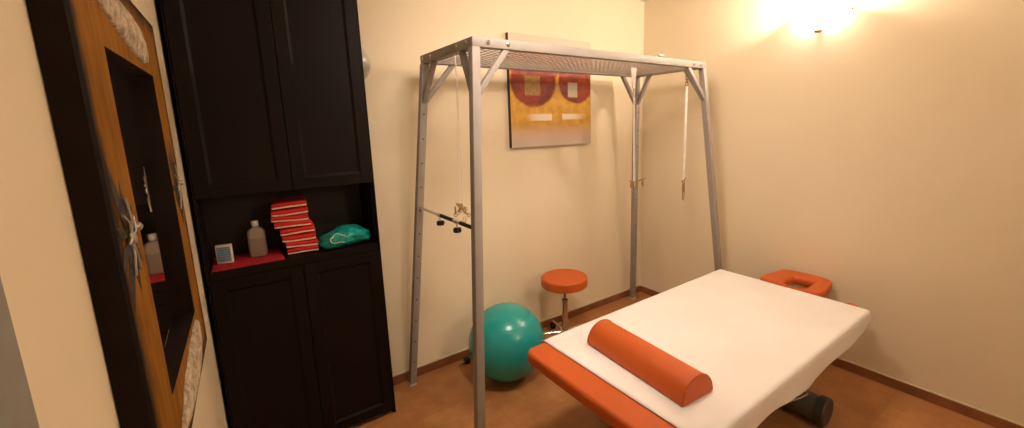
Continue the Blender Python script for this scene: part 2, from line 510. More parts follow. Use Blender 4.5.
# striped towels
def towel(i, name_label, x, y, zb, w, dpt, h, rz):
    t = thing('folded_towel', name_label, 'towel', (x, y, zb), rz, 'striped towels stacked in the niche')
    def band(z0, z1, mat, nm, grow):
        bm_ = B(); rows = []
        # rounded front fold (toward -y), squarer back
        hh = z1-z0; r = hh/2
        prof = []
        for k in range(9):
            a = -PI/2-PI*k/8; prof.append((-dpt/2+r+r*math.cos(a)-grow, z0+r+r*math.sin(a)))
        prof += [(dpt/2, z1), (dpt/2, z0)]
        nx = 15
        for j in range(nx+1):
            u = j/nx; xx = -w/2+u*w
            e = 1-.35*max(0, abs(2*u-1)-.86)/.14
            row = []
            for (py, pz) in prof:
                zz = z0+r+(pz-z0-r)*e + .0035*math.sin(u*2.6+i*1.7)*(1 if True else 0)
                yy = py+.004*noise.noise((u*4, i*3.1, pz*10))
                row.append((xx, yy, zz))
            rows.append(row)
        g = bm_.grid(rows, True); bm_.bm.faces.new(g[0]); bm_.bm.faces.new(g[-1])
        bm_.obj(nm, mat, t, smooth=60)
    c = h*.35
    band(.0036, c, M['towelband'], 'white_border', .001)
    band(c, h-.0036, M['towel'], 'red_fold', .004)
ord_ = ['lowest folded red towel at the bottom of the striped stack', 'second folded red towel up from the bottom of the striped stack',
        'third folded red towel up from the bottom of the striped stack', 'fourth folded red towel up, last of the forward lower half of the stack',
        'fifth folded red towel up, just above the step in the striped stack', 'sixth folded red towel up in the striped stack, third from its top',
        'seventh folded red towel up in the striped stack, just under the top one', 'topmost folded red towel of the striped stack in the niche']
th = [.036, .036, .038, .037, .035, .035, .036, .038]
zz = H2+.002
tx = [.426, .421, .416, .410, .390, .384, .383, .386]
ty = [-.158, -.158, -.156, -.152, -.145, -.143, -.142, -.14]
tw = [.146, .150, .156, .160, .168, .170, .168, .160]
for i in range(8):
    towel(i, ord_[i], tx[i], ty[i], zz-.0035+.0005, tw[i], .16, th[i], math.radians((-7, -4, -8, -5, -3, -6, -2, -4)[i]))
    zz += th[i]-.0005
# teal bag
tb = B(); rows = []
nu, nv = 40, 22
for j in range(nv+1):
    ph = PI*j/nv
    row = []
    for i in range(nu):
        a = 2*PI*i/nu
        d_ = Vector((math.sin(ph)*math.cos(a), math.sin(ph)*math.sin(a), -math.cos(ph)))
        k = 1+.16*noise.noise(d_*2.2+Vector((3, 1, 5)))+.07*noise.noise(d_*6)
        x, y, zq = d_.x*.138*k, d_.y*.095*k, d_.z*.056*k
        zq += .012*math.cos((d_.x-.25)*3.0)
        row.append((x, y, max(zq, -.044)+.044))
    rows.append(row)
tb.grid(rows, True)
bmesh.ops.remove_doubles(tb.bm, verts=tb.bm.verts, dist=1e-5)
bag = thing('crumpled_bag', 'crumpled shiny teal bag lying right of the towel stack', 'bag', (.632, -.198, H2+.001))
tb.obj('bag_body', M['bag'], bag, smooth=60)
sp = []
for k in range(25):
    a = 2*PI*k/24*.80+.5
    x = -.045+.038*math.cos(a)+.004*math.sin(3*a); zq = .058+.022*math.sin(a)+.004*math.cos(4*a)
    ex = math.sqrt(max(0.02, 1-(x/.128)**2-((zq-.044)/.056)**2))
    sp.append((x, -.098*ex-.004-.004*math.sin(5*a), zq))
B().tube(sp, .0022, 6).obj('drawstring', M['cord'], bag)

# ------------------------------------------------------------------ mirror on the left wall
A = .0294
mr = thing('wall_mirror', 'large mirror in a scorched honey wood frame with pale leaf ornaments on left wall', 'mirror', (.0189, -1.981, 1.1655), PI/2-A)
DP = .0345
b = B()
W_, H_, b_ = MW, MH, MB_
out = [(0, 0), (W_, 0), (W_, H_), (0, H_)]; inn = [(b_, b_-.004), (W_-b_, b_-.004), (W_-b_, H_-b_+.003), (b_, H_-b_+.003)]
def ring(pts, y): return [b.bm.verts.new((p[0], y, p[1])) for p in pts]
cf = .004
out2 = [(cf, cf), (W_-cf, cf), (W_-cf, H_-cf), (cf, H_-cf)]
fo, fo2, fi = ring(out, cf), ring(out2, 0), ring(inn, 0)
bo, bi = ring(out, DP), ring(inn, DP)
for k in range(4):
    k2 = (k+1) % 4
    f = b.bm.faces.new((fo2[k], fo2[k2], fi[k2], fi[k])); f.material_index = 0
    for q in ((fo[k], fo[k2], fo2[k2], fo2[k]), (fo[k], fo[k2], bo[k2], bo[k]), (fi[k], fi[k2], bi[k2], bi[k]), (bo[k], bo[k2], bi[k2], bi[k])):
        f = b.bm.faces.new(q); f.material_index = 1
b.obj('frame', [M['honey'], M['scorch']], mr, smooth=0)
gl = B().b2(-.2120, .2120, -.0019, .0019, b_-.0038, H_-b_+.0028).obj('glass', M['mirror'], mr, smooth=0)
B().b2(.02, W_-.02, DP, DP+.004, .02, H_-.02).obj('backing_board', M['scorch'], mr, smooth=0)
gl.location = (W_/2, .0195, 0); gl.rotation_euler = (0, 0, .0214)      # the glass sits slightly askew in its rebate
def relief(pts, name, mat, h=.010, cx=None):
    """a carved low-relief shape: outline raised to a crown along its middle"""
    q = B(); n = len(pts)
    c = Vector((sum(p[0] for p in pts)/n, sum(p[1] for p in pts)/n))
    rings = []
    for s_, y_ in ((1, -.0002), (.97, -.004), (.75, -.0075), (.45, -h), (.15, -h)):
        rings.append([q.bm.verts.new((c.x+(p[0]-c.x)*s_, y_+.002*noise.noise((p[0]*30, p[1]*30, s_*4)), c.y+(p[1]-c.y)*s_)) for p in pts])
    for a, e in zip(rings, rings[1:]):
        for k in range(n): q.bm.faces.new((a[k], a[(k+1)%n], e[(k+1)%n], e[k]))
    q.bm.faces.new(rings[-1])
    return q.obj(name, mat, mr, smooth=60)
def smoothpoly(pts, k=6):
    n = len(pts); r = []
    for i in range(n):
        p0, p1, p2, p3 = [Vector(pts[(i+j-1) % n]) for j in range(4)]
        for m in range(k):
            t = m/k
            r.append(.5*((2*p1)+(-p0+p2)*t+(2*p0-5*p1+4*p2-p3)*t*t+(-p0+3*p1-3*p2+p3)*t**3))
    return r
relief(smoothpoly([(.13, .800), (.21, .772), (.30, .755), (.42, .737), (.50, .742), (.535, .768), (.50, .800), (.40, .820), (.30, .824), (.20, .822)]), 'bark_leaf', M['leaf'])
relief(smoothpoly([(.60, .075), (.565, .118), (.50, .128), (.40, .122), (.29, .104), (.19, .072), (.17, .045), (.25, .028), (.38, .022), (.52, .036)]), 'bark_leaf', M['leaf'])
def starburst(cx, cz, sc, seed):
    rnd = random.Random(seed)
    q = B()
    for k in range(9):
        a = 2*PI*k/9+rnd.uniform(-.2, .2); L = sc*rnd.uniform(.65, 1.15); wd = sc*.085
        if abs(math.cos(a)) > .5: L *= .62
        d_ = Vector((math.cos(a), 0, math.sin(a))); s_ = Vector((-math.sin(a), 0, math.cos(a)))
        o = Vector((cx, 0, cz))
        lo = [o+d_*.006-Vector((0, .001, 0)), o+d_*L*.45+s_*wd, o+d_*L, o+d_*L*.45-s_*wd]
        v0 = [q.bm.verts.new(p+Vector((0, -.0005, 0))) for p in lo]
        mid = [q.bm.verts.new(o+d_*L*.45+Vector((0, -.0045, 0)))]
        for i in range(4): q.bm.faces.new((v0[i], v0[(i+1) % 4], mid[0]))
        q.bm.faces.new(v0[::-1])
    p = q.obj('star_flower', M['petal'], mr, smooth=0)
    w = B()
    for k in range(7):
        a = 2*PI*k/7+.3; L = sc*rnd.uniform(.25, .55)
        w.tube([(cx, -.004, cz), (cx+L*.5*math.cos(a)*.7, -.007, cz+L*.5*math.sin(a)), (cx+L*math.cos(a+.3)*.7, -.005, cz+L*math.sin(a+.3))], .0018, 6)
    w.lathe([(0, .006), (.008, .004), (.011, 0), (.008, -.004), (0, -.006)], 12, (cx, -.005, cz), Matrix.Rotation(PI/2, 3, 'X'))
    w.lathe([(0, .008), (.006, .005), (.008, 0), (.006, -.005), (0, -.008)], 10, (cx+.028, -.007, cz+.012), Matrix.Rotation(PI/2, 3, 'X'))
    w.obj('wire_center', M['wire'], p)
starburst(.056, .440, .125, 3)
starburst(.622, .450, .115, 5)

# ------------------------------------------------------------------ painting on the back wall
PX0, PX1, PZ0, PZ1, PD = 1.9007, 2.7216, 1.5768, 2.4197, .035
pw, ph = PX1-PX0, PZ1-PZ0
pa = thing('abstract_painting', 'unframed abstract canvas, two red rounds on yellow, on the back wall', 'painting', (PX0, -.0005, PZ0))
b = B(); b.b2(0, pw, -PD+.001, 0, 0, ph, .002, 1)
b.obj('stretcher', M['canvasside'], pa, smooth=0)
cv = B(); cv.b2(0.001, .999, -.0008, 0, .001, .999)
o = cv.obj('canvas', M['canvas'], pa, smooth=0); o.location = (0, -PD+.0005, 0); o.scale = (pw, 1, ph)

# ------------------------------------------------------------------ suspension frame
FX, FY, FL, FW, FH, FLb, FWb = 2.11675, -.56245, .96868, .33396, 2.1723, 1.15443, .51032
fr = thing('suspension_frame', 'tall silver steel therapy frame with splayed legs and a wire mesh top', 'therapy frame', (FX, FY, 0))
S = .045; BH = .046
def leg_c(sx, sy, z):
    """centre of a leg (local to the frame) at height z"""
    t = 1-z/FH
    return Vector((sx*(FL+(FLb-FL)*t-S/2), sy*(FW+(FWb-FW)*t-S/2), z))
for sx in (-1, 1):
    for sy in (-1, 1):
        b = B(); h = S/2-.0006
        lo, hi = leg_c(sx, sy, .012), leg_c(sx, sy, FH-BH)
        sq = [(-h, -h), (h, -h), (h, h), (-h, h)]
        b.hexa([lo+Vector((x, y, 0)) for x, y in sq]+[hi+Vector((x, y, 0)) for x, y in sq], .003, 2)
        b.mi = 1
        zz = .18
        while zz < 1.98:                               # adjustment holes on the faces across the frame
            c = leg_c(sx, sy, zz)
            if sy > 0:
                p = c+Vector((0, -h, 0))
                b.tube([p+Vector((0, -.0008, 0)), p+Vector((0, .0008, 0))], .0050, 10)
            zz += .15
        lg = b.obj('leg', [M['silver'], M['hole']], fr)
        fc = leg_c(sx, sy, .007)
        B().b2(fc.x-S/2-.002, fc.x+S/2+.002, fc.y-S/2-.002, fc.y+S/2+.002, 0.0, .014, .003, 2).obj('foot_cap', M['foot'], lg)
zb0, zb1 = FH-BH, FH
for sy in (-1, 1):
    y0, y1 = sorted((sy*FW, sy*(FW-S)))
    B().b2(-FL, FL, y0, y1, zb0, zb1, .003, 2).obj('beam', M['silver'], fr)
for sx in (-1, 1):
    x0, x1 = sorted((sx*FL, sx*(FL-S)))
    B().b2(x0, x1, -FW+S+.0005, FW-S-.0005, zb0, zb1, .003, 2).obj('beam', M['silver'], fr)
# diagonal braces, two flat bars per corner
BR = .190
for sx in (-1, 1):
    for sy in (-1, 1):
        lc = leg_c(sx, sy, FH-BH-.225)
        # along the long beam
        a = Vector((lc.x-sx*.012, lc.y, lc.z)); e = Vector((sx*(FL-S-BR+.035), sy*(FW-S/2), zb0+.004))
        B().bar(a, e, .028, .028, (sx, 0, 1), .002).obj('brace', M['silver'], fr)
        # along the short beam
        a = Vector((lc.x, lc.y-sy*.012, lc.z)); e = Vector((sx*(FL-S/2), sy*(FW-S-BR+.075), zb0+.004))
        B().bar(a, e, .028, .028, (0, sy, 1), .002).obj('brace', M['silver'], fr)
# bolts
def bolt(p, d):
    b = B(); d = Vector(d).normalized(); p = Vector(p)
    b.tube([p-d*.001, p+d*.0045, p+d*.0075], [.0105, .0105, .006], 10); b.obj('bolt', M['chrome'], fr)
for sx in (-1, 1):
    for u in (.20, .085) if sx < 0 else (.155, .07):
        bolt((sx*(FL-u), -FW, FH-.022), (0, -1, 0))
    for u in (.06, .17): bolt((sx*FL, -FW+u, FH-.022), (sx, 0, 0)); bolt((sx*FL, FW-u, FH-.022), (sx, 0, 0))
    for u in (.07, .17): bolt((sx*(FL-u), FW, FH-.022), (0, 1, 0))
b = B(); b.tube([(.46-.0, -FW+.02, FH-.001), (.46, -FW+.02, FH+.012)], .014, 12); b.tube([(.43, -FW+.02, FH+.016), (.49, -FW+.02, FH+.016)], .007, 8)
b.obj('wing_nut', M['chrome'], fr)
# wire mesh panel
b = B(); x0, x1, y0, y1 = -FL+S-.004, FL-S+.004, -FW+S-.004, FW-S+.004
nx, ny = 46, 14
for i in range(1, nx):
    x = x0+(x1-x0)*i/nx; b.tube([(x, y0, zb0+.012), (x, y1, zb0+.012)], .0026, 6)
for j in range(1, ny):
    y = y0+(y1-y0)*j/ny; b.tube([(x0, y, zb0+.0165), (x1, y, zb0+.0165)], .0026, 6)
b.obj('mesh_panel', M['mesh'], fr)
# rod between the two left legs with sleeves and clamp knobs
zr = 1.25
ra, rb = leg_c(-1, 1, zr), leg_c(-1, -1, zr)
ra = ra+Vector((0, -S/2+.004, 0)); rb = rb+Vector((0, S/2-.004, 0))
rod = B().tube([ra, rb], .0085, 14).obj('crossbar', M['steel'], fr)
def on(t): return ra.lerp(rb, t)
B().tube([on(.44), on(.66)], .0105, 14).obj('sleeve', M['grip'], rod)
B().tube([on(.78), on(1.0)], .0105, 14).obj('sleeve', M['grip'], rod)
for t in (.42, .72):
    c = on(t); k = B()
    k.tube([on(t-.022), on(t+.022)], .013, 14)
    k.tube([c+Vector((0, 0, -.008)), c+Vector((0, 0, -.035))], .0055, 8)
    col = k.obj('collar', M['steel'], rod)
    kn = B(); n = 40; rings = []
    for z_, s_ in ((-.032, .6), (-.036, .95), (-.052, 1), (-.058, .8), (-.060, 0.3)):
        rings.append([c+Vector(((.021+.0035*math.cos(6*2*PI*q/n))*s_*math.cos(2*PI*q/n), (.021+.0035*math.cos(6*2*PI*q/n))*s_*math.sin(2*PI*q/n), z_)) for q in range(n)])
    g = kn.grid(rings, True); kn.bm.faces.new(g[0]); kn.bm.faces.new(g[-1])
    kn.obj('knob', M['rubber'], rod)

# ------------------------------------------------------------------ ropes and straps hanging from the mesh
ZM = FH-BH+.006
def hook_loop(p, r=.014, wire=.0024, ax='x', turns=1.0):
    pts = []
    for k in range(19):
        a = 2*PI*turns*k/18
        pts.append((p[0]+(r*math.sin(a) if ax == 'x' else 0), p[1]+(r*math.sin(a) if ax == 'y' else 0), p[2]+r*math.cos(a)*1.25))
    return pts
def chain(b, p, n, r=.010):
    x, y, z = p
    for k in range(n):
        b.tube(hook_loop((x, y, z-k*r*1.9), r, ax='x' if k % 2 else 'y'), .0036, 6)
# left: two thin cords with a bunch of brass clips
rp = thing('sling_rope', 'pair of thin white cords with brass clips hanging near the left legs', 'rope', (1.215, -.56, 0))
c1 = [(.0, 0, ZM+.004), (.004, 0, ZM-.1), (-.006, -.004, 1.8), (-.020, -.004, 1.5), (-.030, 0, 1.318)]
c2 = [(.004, .006, ZM+.004), (.012, .006, ZM-.1), (.006, .004, 1.8), (.002, 0, 1.5), (-.004, 0, 1.25)]
B().tube(c1, .0021, 6).obj('cord', M['cord'], rp); B().tube(c2, .0021, 6).obj('cord', M['cord'], rp)
B().tube([(.002, .003, ZM-.002), (.006, .003, ZM-.1)], .0045, 8).obj('cord_splice', M['cord'], rp)
def clip(parent, a, e, r=.0055, mat='brass'):
    b = B(); a, e = Vector(a), Vector(e)
    b.tube([a, a.lerp(e, .2), a.lerp(e, .8), e], [r*.7, r, r*.8, r*.5], 8)
    b.tube(hook_loop(tuple(e), .010), .0020, 6)
    return b.obj('clip', M[mat], parent)
clip(rp, (-.045, 0, 1.318), (-.015, -.01, 1.275)); clip(rp, (-.05, .004, 1.300), (-.052, 0, 1.252), .005)
clip(rp, (-.030, 0, 1.315), (.006, 0, 1.262), .007); clip(rp, (-.010, .006, 1.310), (.014, .004, 1.275), .006)
clip(rp, (.004, 0, 1.262), (.030, 0, 1.238), .005); clip(rp, (-.024, 0, 1.29), (-.034, 0, 1.262), .005)
b = B(); b.tube(hook_loop((.002, 0, 1.215), .011), .002, 6); b.tube(hook_loop((.004, 0, 1.185), .012, ax='y'), .002, 6)
b.obj('end_ring', M['chrome'], rp)
# right: broad white strap under the short right beam
ST = (3.074, -.742, 0)
st = thing('sling_strap', 'long white webbing strap with top chain and brass clip, rightmost of the hanging lines', 'strap', ST)
b = B(); chain(b, (0, 0, zb0-.006), 5, .012); b.tube([(0, 0, zb0+.002), (0, 0, zb0-.008)], .004, 8); b.obj('chain', M['brass'], st)
B().b2(-.015, .015, -.002, .002, 1.276, zb0-.112, .0008, 1).obj('webbing', M['strap'], st)
b = B(); b.tube(hook_loop((0, 0, 1.262), .014), .0032, 6); b.bar((-.028, 0, 1.266), (.026, 0, 1.292), .012, .007, (0, 0, 1), .002); b.obj('buckle', M['brass'], st)
b = B(); b.tube([(-.014, 0, 1.236), (-.011, 0, 1.19), (-.008, 0, 1.125), (0, 0, 1.114), (.010, 0, 1.125), (.013, 0, 1.19), (.011, 0, 1.236)], .0042, 8)
b.tube([(0, 0, 1.245), (-.002, 0, 1.18)], .0065, 8); b.tube(hook_loop((0, 0, 1.238), .013), .003, 6)
b.obj('snap_hook', M['brass'], st)
# middle: white plate and thin cords before the rear right leg
PT = (2.570, -.655, 0)
pl = thing('pulley_rope', 'white pulley plate with thin cords and hooked bar before the rear right leg', 'pulley', PT)
B().hexa([(-.022, -.003, ZM-.145), (.010, -.003, ZM-.145), (.010, .003, ZM-.145), (-.022, .003, ZM-.145), (-.040, -.003, ZM+.000), (.020, -.003, ZM+.000), (.020, .003, ZM+.000), (-.040, .003, ZM+.000)], .002, 1).obj('plate', M['plateplast'], pl)
for dx, zt in ((-.008, 1.31), (.006, 1.27)):
    B().tube([(dx*.5, 0, ZM-.13), (dx, 0, 1.8), (dx+.012, 0, zt)], .0026, 6).obj('cord', M['cord'], pl)
b = B(); b.tube([(-.040, 0, 1.315), (.03, 0, 1.305), (.125, 0, 1.318)], [.004, .006, .0045], 8)
for x in (-.022, .004, .045, .108): b.tube([(x, 0, 1.305), (x-.004, 0, 1.28), (x+.002, 0, 1.262)], [.005, .007, .004], 8)
b.obj('hook_bar', M['brass'], pl)
B().tube(hook_loop((-.012, 0, 1.245), .010), .002, 6).obj('end_ring', M['chrome'], pl)
b = B(); b.tube(hook_loop((.036, 0, 1.222), .012), .0022, 6); b.tube(hook_loop((.036, 0, 1.194), .012, ax='y'), .0022, 6)
b.obj('end_ring', M['chrome'], pl)

# ------------------------------------------------------------------ ball
BC = (1.558, -.407); BRd = .263
eb = thing('exercise_ball', 'large shiny teal exercise ball on the floor by the back wall', 'ball', (BC[0], BC[1], 0))
b = B(); n = 64
b.lathe([(0, 0)]+[(BRd*math.sin(PI*k/n), BRd-BRd*math.cos(PI*k/n)) for k in range(1, n)]+[(0, 2*BRd)], 96)
o = b.obj('ball_shell', M['ball'], eb, smooth=60)
# filler plug near the top
ang = math.radians(14)
m_ = Matrix.Rotation(-ang, 3, 'X')
pc = Vector((0, 0, BRd))+m_ @ Vector((0, 0, BRd-.001))
B().lathe([(.012, -.002), (.012, .001), (.010, .0025), (0, .0028)], 16, tuple(pc), m_).obj('plug', M['ball'], eb)

# little pump lying by the skirting behind the ball
pm = thing('hand_pump', 'small black pump with silver nozzle on floor behind teal ball', 'pump', (1.385, -.078, 0), math.radians(20))
b = B(); b.lathe([(0, 0), (.022, 0), (.026, .004), (.026, .030), (.020, .038), (.010, .042), (0, .042)], 20, (.02, 0, 0)); b.obj('pump_body', M['rubber'], pm)
B().tube([(.0, 0, .020), (-.03, .003, .020), (-.058, .006, .018)], [.008, .006, .0045], 10).obj('nozzle', M['chrome'], pm)

# ------------------------------------------------------------------ stool
SX, SY, SZ, SR = 2.178, -.298, .560, .1835
so = thing('rolling_stool', 'round orange stool on chrome column and castors by the back wall', 'stool', (SX, SY, 0))
b = B(); e = .016
pr = [(0, SZ+.001), (SR*.6, SZ)]
pr += [(SR-e+e*math.sin(a), SZ-e+e*math.cos(a)) for a in [PI/2*k/6 for k in range(7)]]
pr += [(SR-.010+.010*math.cos(a), SZ-.066-.010*math.sin(a)) for a in [PI/2*k/5 for k in range(6)]]
pr += [(SR*.8, SZ-.0765), (0, SZ-.0765)]
st_ = b.lathe(pr, 56).obj('seat', M['orange'], so)
B().lathe([(0, SZ-.0765), (SR*.80, SZ-.0765), (SR*.80, SZ-.084), (SR*.4, SZ-.092), (.03, SZ-.098), (0, SZ-.098)], 40).obj('seat_plate', M['rubber'], so)
B().lathe([(0, .085), (.024, .085), (.024, .345), (.027, .347), (.027, .370), (.020, .374), (0, .374)], 24).obj('column', M['chrome'], so)
B().lathe([(0, .373), (.013, .373), (.013, SZ-.095), (0, SZ-.095)], 20).obj('piston', M['chrome'], so)
hub = B().lathe([(0, .062), (.036, .062), (.042, .070), (.040, .092), (.030, .104), (0, .104)], 24).obj('hub', M['chrome'], so)
a0 = math.radians(76)
for k in range(5):
    a = a0+2*PI*k/5; d_ = Vector((math.cos(a), math.sin(a), 0)); L = .250
    b = B(); pts = [d_*.03+Vector((0, 0, .084)), d_*.12+Vector((0, 0, .080)), d_*L+Vector((0, 0, .066))]
    b.tube(pts, [.015, .0135, .0105], 12)
    lg = b.obj('leg', M['chrome'], so)
    c = d_*(L-.004); s_ = Vector((-d_.y, d_.x, 0))
    w = B()
    w.tube([c+Vector((0, 0, .060)), c+Vector((0, 0, .040))], .006, 8)
    for q in (-1, 1):
        p = c+s_*q*.010+Vector((0, 0, .0245)); w.tube([p-s_*.008, p-s_*.006, p+s_*.006, p+s_*.008], [.020, .0242, .0242, .020], 20)
    w.lathe([(0, .052), (.018, .046), (.024, .034), (.022, .030), (0, .030)], 14, tuple(c))
    w.obj('castor', M['rubber'], lg)

# ------------------------------------------------------------------ treatment table
TX0, TX1, TY0, TY1, TZ = 1.243, 3.070, -2.024, -1.096, .6195
tc = ((TX0+TX1)/2, (TY0+TY1)/2)
tt = thing('treatment_table', 'wide orange vinyl treatment table with face cradle on grey base', 'massage table', (tc[0], tc[1], 0))
hx, hy = (TX1-TX0)/2, (TY1-TY0)/2
def pad(name, hx, hy, z0, z1, rc, re, mat, parent, c=(0, 0), poly=None):
    b = B(); rows = []
    zs = []
    for k in range(6): a = PI/2*k/5; zs.append((z0+re-re*math.cos(a)*1.0, re-re*math.sin(a)))
    for k in range(6): a = PI/2*k/5; zs.append((z1-re+re*math.sin(a), re-re*math.cos(a)))
    for zz, ins in zs:
        rr = max(rc-ins, .004)
        rows.append([(c[0]+x, c[1]+y, zz) for x, y in rrect(2*(hx-ins), 2*(hy-ins), rr, 8)])
    g = b.grid(rows, True); b.bm.faces.new(g[0][::-1]); b.bm.faces.new(g[-1])
    return b.obj(name, mat, parent, smooth=50)
pad('mattress', hx, hy, TZ-.068, TZ, .055, .018, M['orange'], tt)
pad('underframe', hx-.05, hy-.05, TZ-.112, TZ-.0685, .03, .006, M['basegrey'], tt)
# lifting columns and base
b = B()
for x in (-.22, .42):
    b = B(); b.b2(x-.05, x+.05, -.06, .06, .10, .50, .006, 2); b.b2(x-.035, x+.035, -.045, .045, .30, TZ-.112, .004, 2)
    b.obj('lift_column', M['basegrey'], tt)
B().b2(-.36, .62, -.08, .08, .055, .115, .01, 3).obj('base_rail', M['basegrey'], tt)
FTX = 2.72-tc[0]
for x in (-.30, FTX):
    yA, yB = -1.938-tc[1], -1.17-tc[1]
    b = B(); b.tube([(x, yA, .084), (x, yB, .084)], .074, 28)
    ft = b.obj('base_tube', M['basegrey'], tt)
    for y, s_ in ((yA, -1), (yB, 1)):
        B().tube([(x, y-s_*.004, .084), (x, y+s_*.002, .084), (x, y+s_*.040, .084), (x, y+s_*.048, .084)], [.076, .084, .084, .076], 32).obj('end_cap', M['endcap'], ft)
    if x > 0:
        B().b2(x-.018, x+.018, yA+.075, yA+.105, .150, .1605, .002, 1).obj('socket', M['rubber'], ft)
# face cradle: padded ring narrowing away from the table
b = B(); ns = 48; cy = -1.572-tc[1]
def cr_out(a):
    c, s = math.cos(a), math.sin(a); p = 2/5.5
    x = (abs(c)**p)*(1 if c > 0 else -1); y = (abs(s)**p)*(1 if s > 0 else -1)
    wd = .212-.045*(x+1)/2
    return Vector((3.243-tc[0]+x*.172, cy+y*wd, 0))
def cr_in(a):
    c, s = math.cos(a), math.sin(a); p = 2/5
    x = (abs(c)**p)*(1 if c > 0 else -1); y = (abs(s)**p)*(1 if s > 0 else -1)
    return Vector((3.177-tc[0]+x*.099, cy-.028+y*.070, 0))
rows = [[] for _ in range(18)]
for k in range(ns):
    a = 2*PI*k/ns; o_, i_ = cr_out(a), cr_in(a); m_ = (o_+i_)/2; hw = (o_-i_)/2
    for j in range(18):
        t = 2*PI*j/18; ct, s2 = math.cos(t), math.sin(t); pw_ = 2/4
        u = (abs(ct)**pw_)*(1 if ct > 0 else -1); v = (abs(s2)**pw_)*(1 if s2 > 0 else -1)
        p = m_+hw*u; rows[j].append((p.x, p.y, .610+v*.034*min(1, .12+hw.length/.03)))
rows.append(rows[0])
vs = []
b2_ = [[b.bm.verts.new(p) for p in r] for r in rows[:-1]]; b2_.append(b2_[0])
for r0, r1 in zip(b2_, b2_[1:]):
    for k in range(ns): b.bm.faces.new((r0[k], r0[(k+1) % ns], r1[(k+1) % ns], r1[k]))
fcr = b.obj('face_cradle', M['orange'], tt, smooth=60)
for q in (-.12, .12): B().bar((3.0-tc[0], cy+q, .575), (3.34-tc[0], cy+q, .590), .03, .012).obj('cradle_bracket', M['steel'], fcr)
# arm pad at the outer corner
ap = pad('arm_pad', .075, .050, .530, .578, .05, .018, M['orange'], tt, (3.165-tc[0], -1.905-tc[1]))
B().bar((3.0-tc[0], -1.90-tc[1], .505), (3.2-tc[0], -1.905-tc[1], .518), .03, .012).obj('arm_bracket', M['steel'], ap)
# cable drooping over the base tube
B().tube([(1.98-tc[0], -1.94-tc[1], .49), (2.125-tc[0], -1.95-tc[1], .405), (2.284-tc[0], -1.95-tc[1], .338), (2.405-tc[0], -1.95-tc[1], .301), (2.506-tc[0], -1.95-tc[1], .280), (2.60-tc[0], -1.90-tc[1], .235), (2.66-tc[0], -1.80-tc[1], .175), (2.74-tc[0], -1.66-tc[1], .164)], .0045, 8).obj('cable', M['cable'], tt)

# ------------------------------------------------------------------ sheet over the table
OS = 1.372
hem = [(1.35, .505), (1.74, .512), (1.90, .522), (2.06, .508), (2.15, .497), (2.224, .486), (2.35, .497), (2.523, .508), (2.77, .512), (2.97, .522), (3.054, .553)]
def hemz(x):
    if x <= hem[0][0]: return hem[0][1]
    for (a, z0), (c, z1) in zip(hem, hem[1:]):
        if x <= c:
            t = (x-a)/(c-a); t = t*t*(3-2*t); return z0+(z1-z0)*t
    return hem[-1][1]
b = B(); rows = []
ny_, nd = 40, 14
XE = TX1+.010
xs = [OS+(XE-.02-OS)*i/70 for i in range(71)]
ends = [(XE-.012, .0015), (XE-.005, .005), (XE-.001, .012), (XE+.001, .022), (XE+.002, .036), (XE+.002, .050)]
ST_ = TZ+.0042
for x, dz in [(x, 0) for x in xs]+ends:
    row = []
    r = .018; yo = TY0-.012; yb = TY1+.006
    hz = hemz(x)
    sk = (OS+.03-x) if x < OS+.03 else 0
    # far-side short turn-down
    for k in range(4):
        row.append((x, yb+.006, ST_-.058+.013*k-dz*.3))
    for k in range(5):
        a = PI/2*k/4; row.append((x, yb-.010+.016*math.cos(a), ST_-.016+.016*math.sin(a)-dz*.8))
    for k in range(1, ny_):
        y = yb-.012+(yo+r+.004-(yb-.012))*k/ny_
        w = .0016*noise.noise((x*2.3, y*2.7, 1.0))+.0012*noise.noise((x*7, y*5, 4))
        row.append((x, y, ST_+max(w, -.001)-dz))
    for k in range(7):
        a = PI/2+PI/2*k/6
        row.append((x, yo+r+r*math.cos(a), ST_-r+r*math.sin(a)-dz))
    for k in range(1, nd+1):
        t = k/nd; z_ = (ST_-r-dz)+(hz-(ST_-r))*t*(1 if dz == 0 else max(.25, 1-dz*8))
        rip = (.006*math.sin(x*9.5+.7)+.008*noise.noise((x*4, z_*3, 2)))*t**1.3
        row.append((x, yo-.002-max(rip, -.004)-.004*t, z_))
    rows.append(row)
b.grid(rows)
sh = b.obj('bed_sheet', M['sheet'], smooth=80)
sm = sh.modifiers.new('thick', 'SOLIDIFY'); sm.thickness = .0018; sm.offset = 1
tag(sh, 'white sheet spread over the orange treatment table, hanging on one side', 'sheet')

# ------------------------------------------------------------------ bolster
bp0, bp1 = Vector((1.620, -1.276, 0)), Vector((1.575, -1.880, 0))
ZB = ST_+.0035
mid = (bp0+bp1)/2; dirv = (bp1-bp0).normalized(); Lb = (bp1-bp0).length
ang = math.atan2(dirv.y, dirv.x)
bo_ = thing('half_round_bolster', 'orange vinyl half-round bolster lying across the white sheet', 'bolster', (mid.x, mid.y, ZB), ang)
b = B(); hw, hh = .0965, .105; rows = []
prof = []
for k in range(25):
    a = PI*k/24; prof.append((hw*math.cos(a), hh*math.sin(a)**.92 if 0 < k < 24 else 0))
prof = [(hw-.006, -.0)]+[(hw*math.cos(PI*k/24), max(.006, hh*math.sin(PI*k/24))) for k in range(25)]+[(-hw+.006, 0.0)]
stn = [(-Lb/2, .95), (-Lb/2+.003, .975), (-Lb/2+.010, 1), (Lb/2-.010, 1), (Lb/2-.003, .975), (Lb/2, .95)]
for x, s_ in stn:
    rows.append([(x, y*s_, .05+(z_-.05)*s_ if z_ > .05 else z_+(1-s_)*.05*(1-z_/.05)) for y, z_ in prof])
g = b.grid(rows, True); b.bm.faces.new(g[0]); b.bm.faces.new(g[-1])
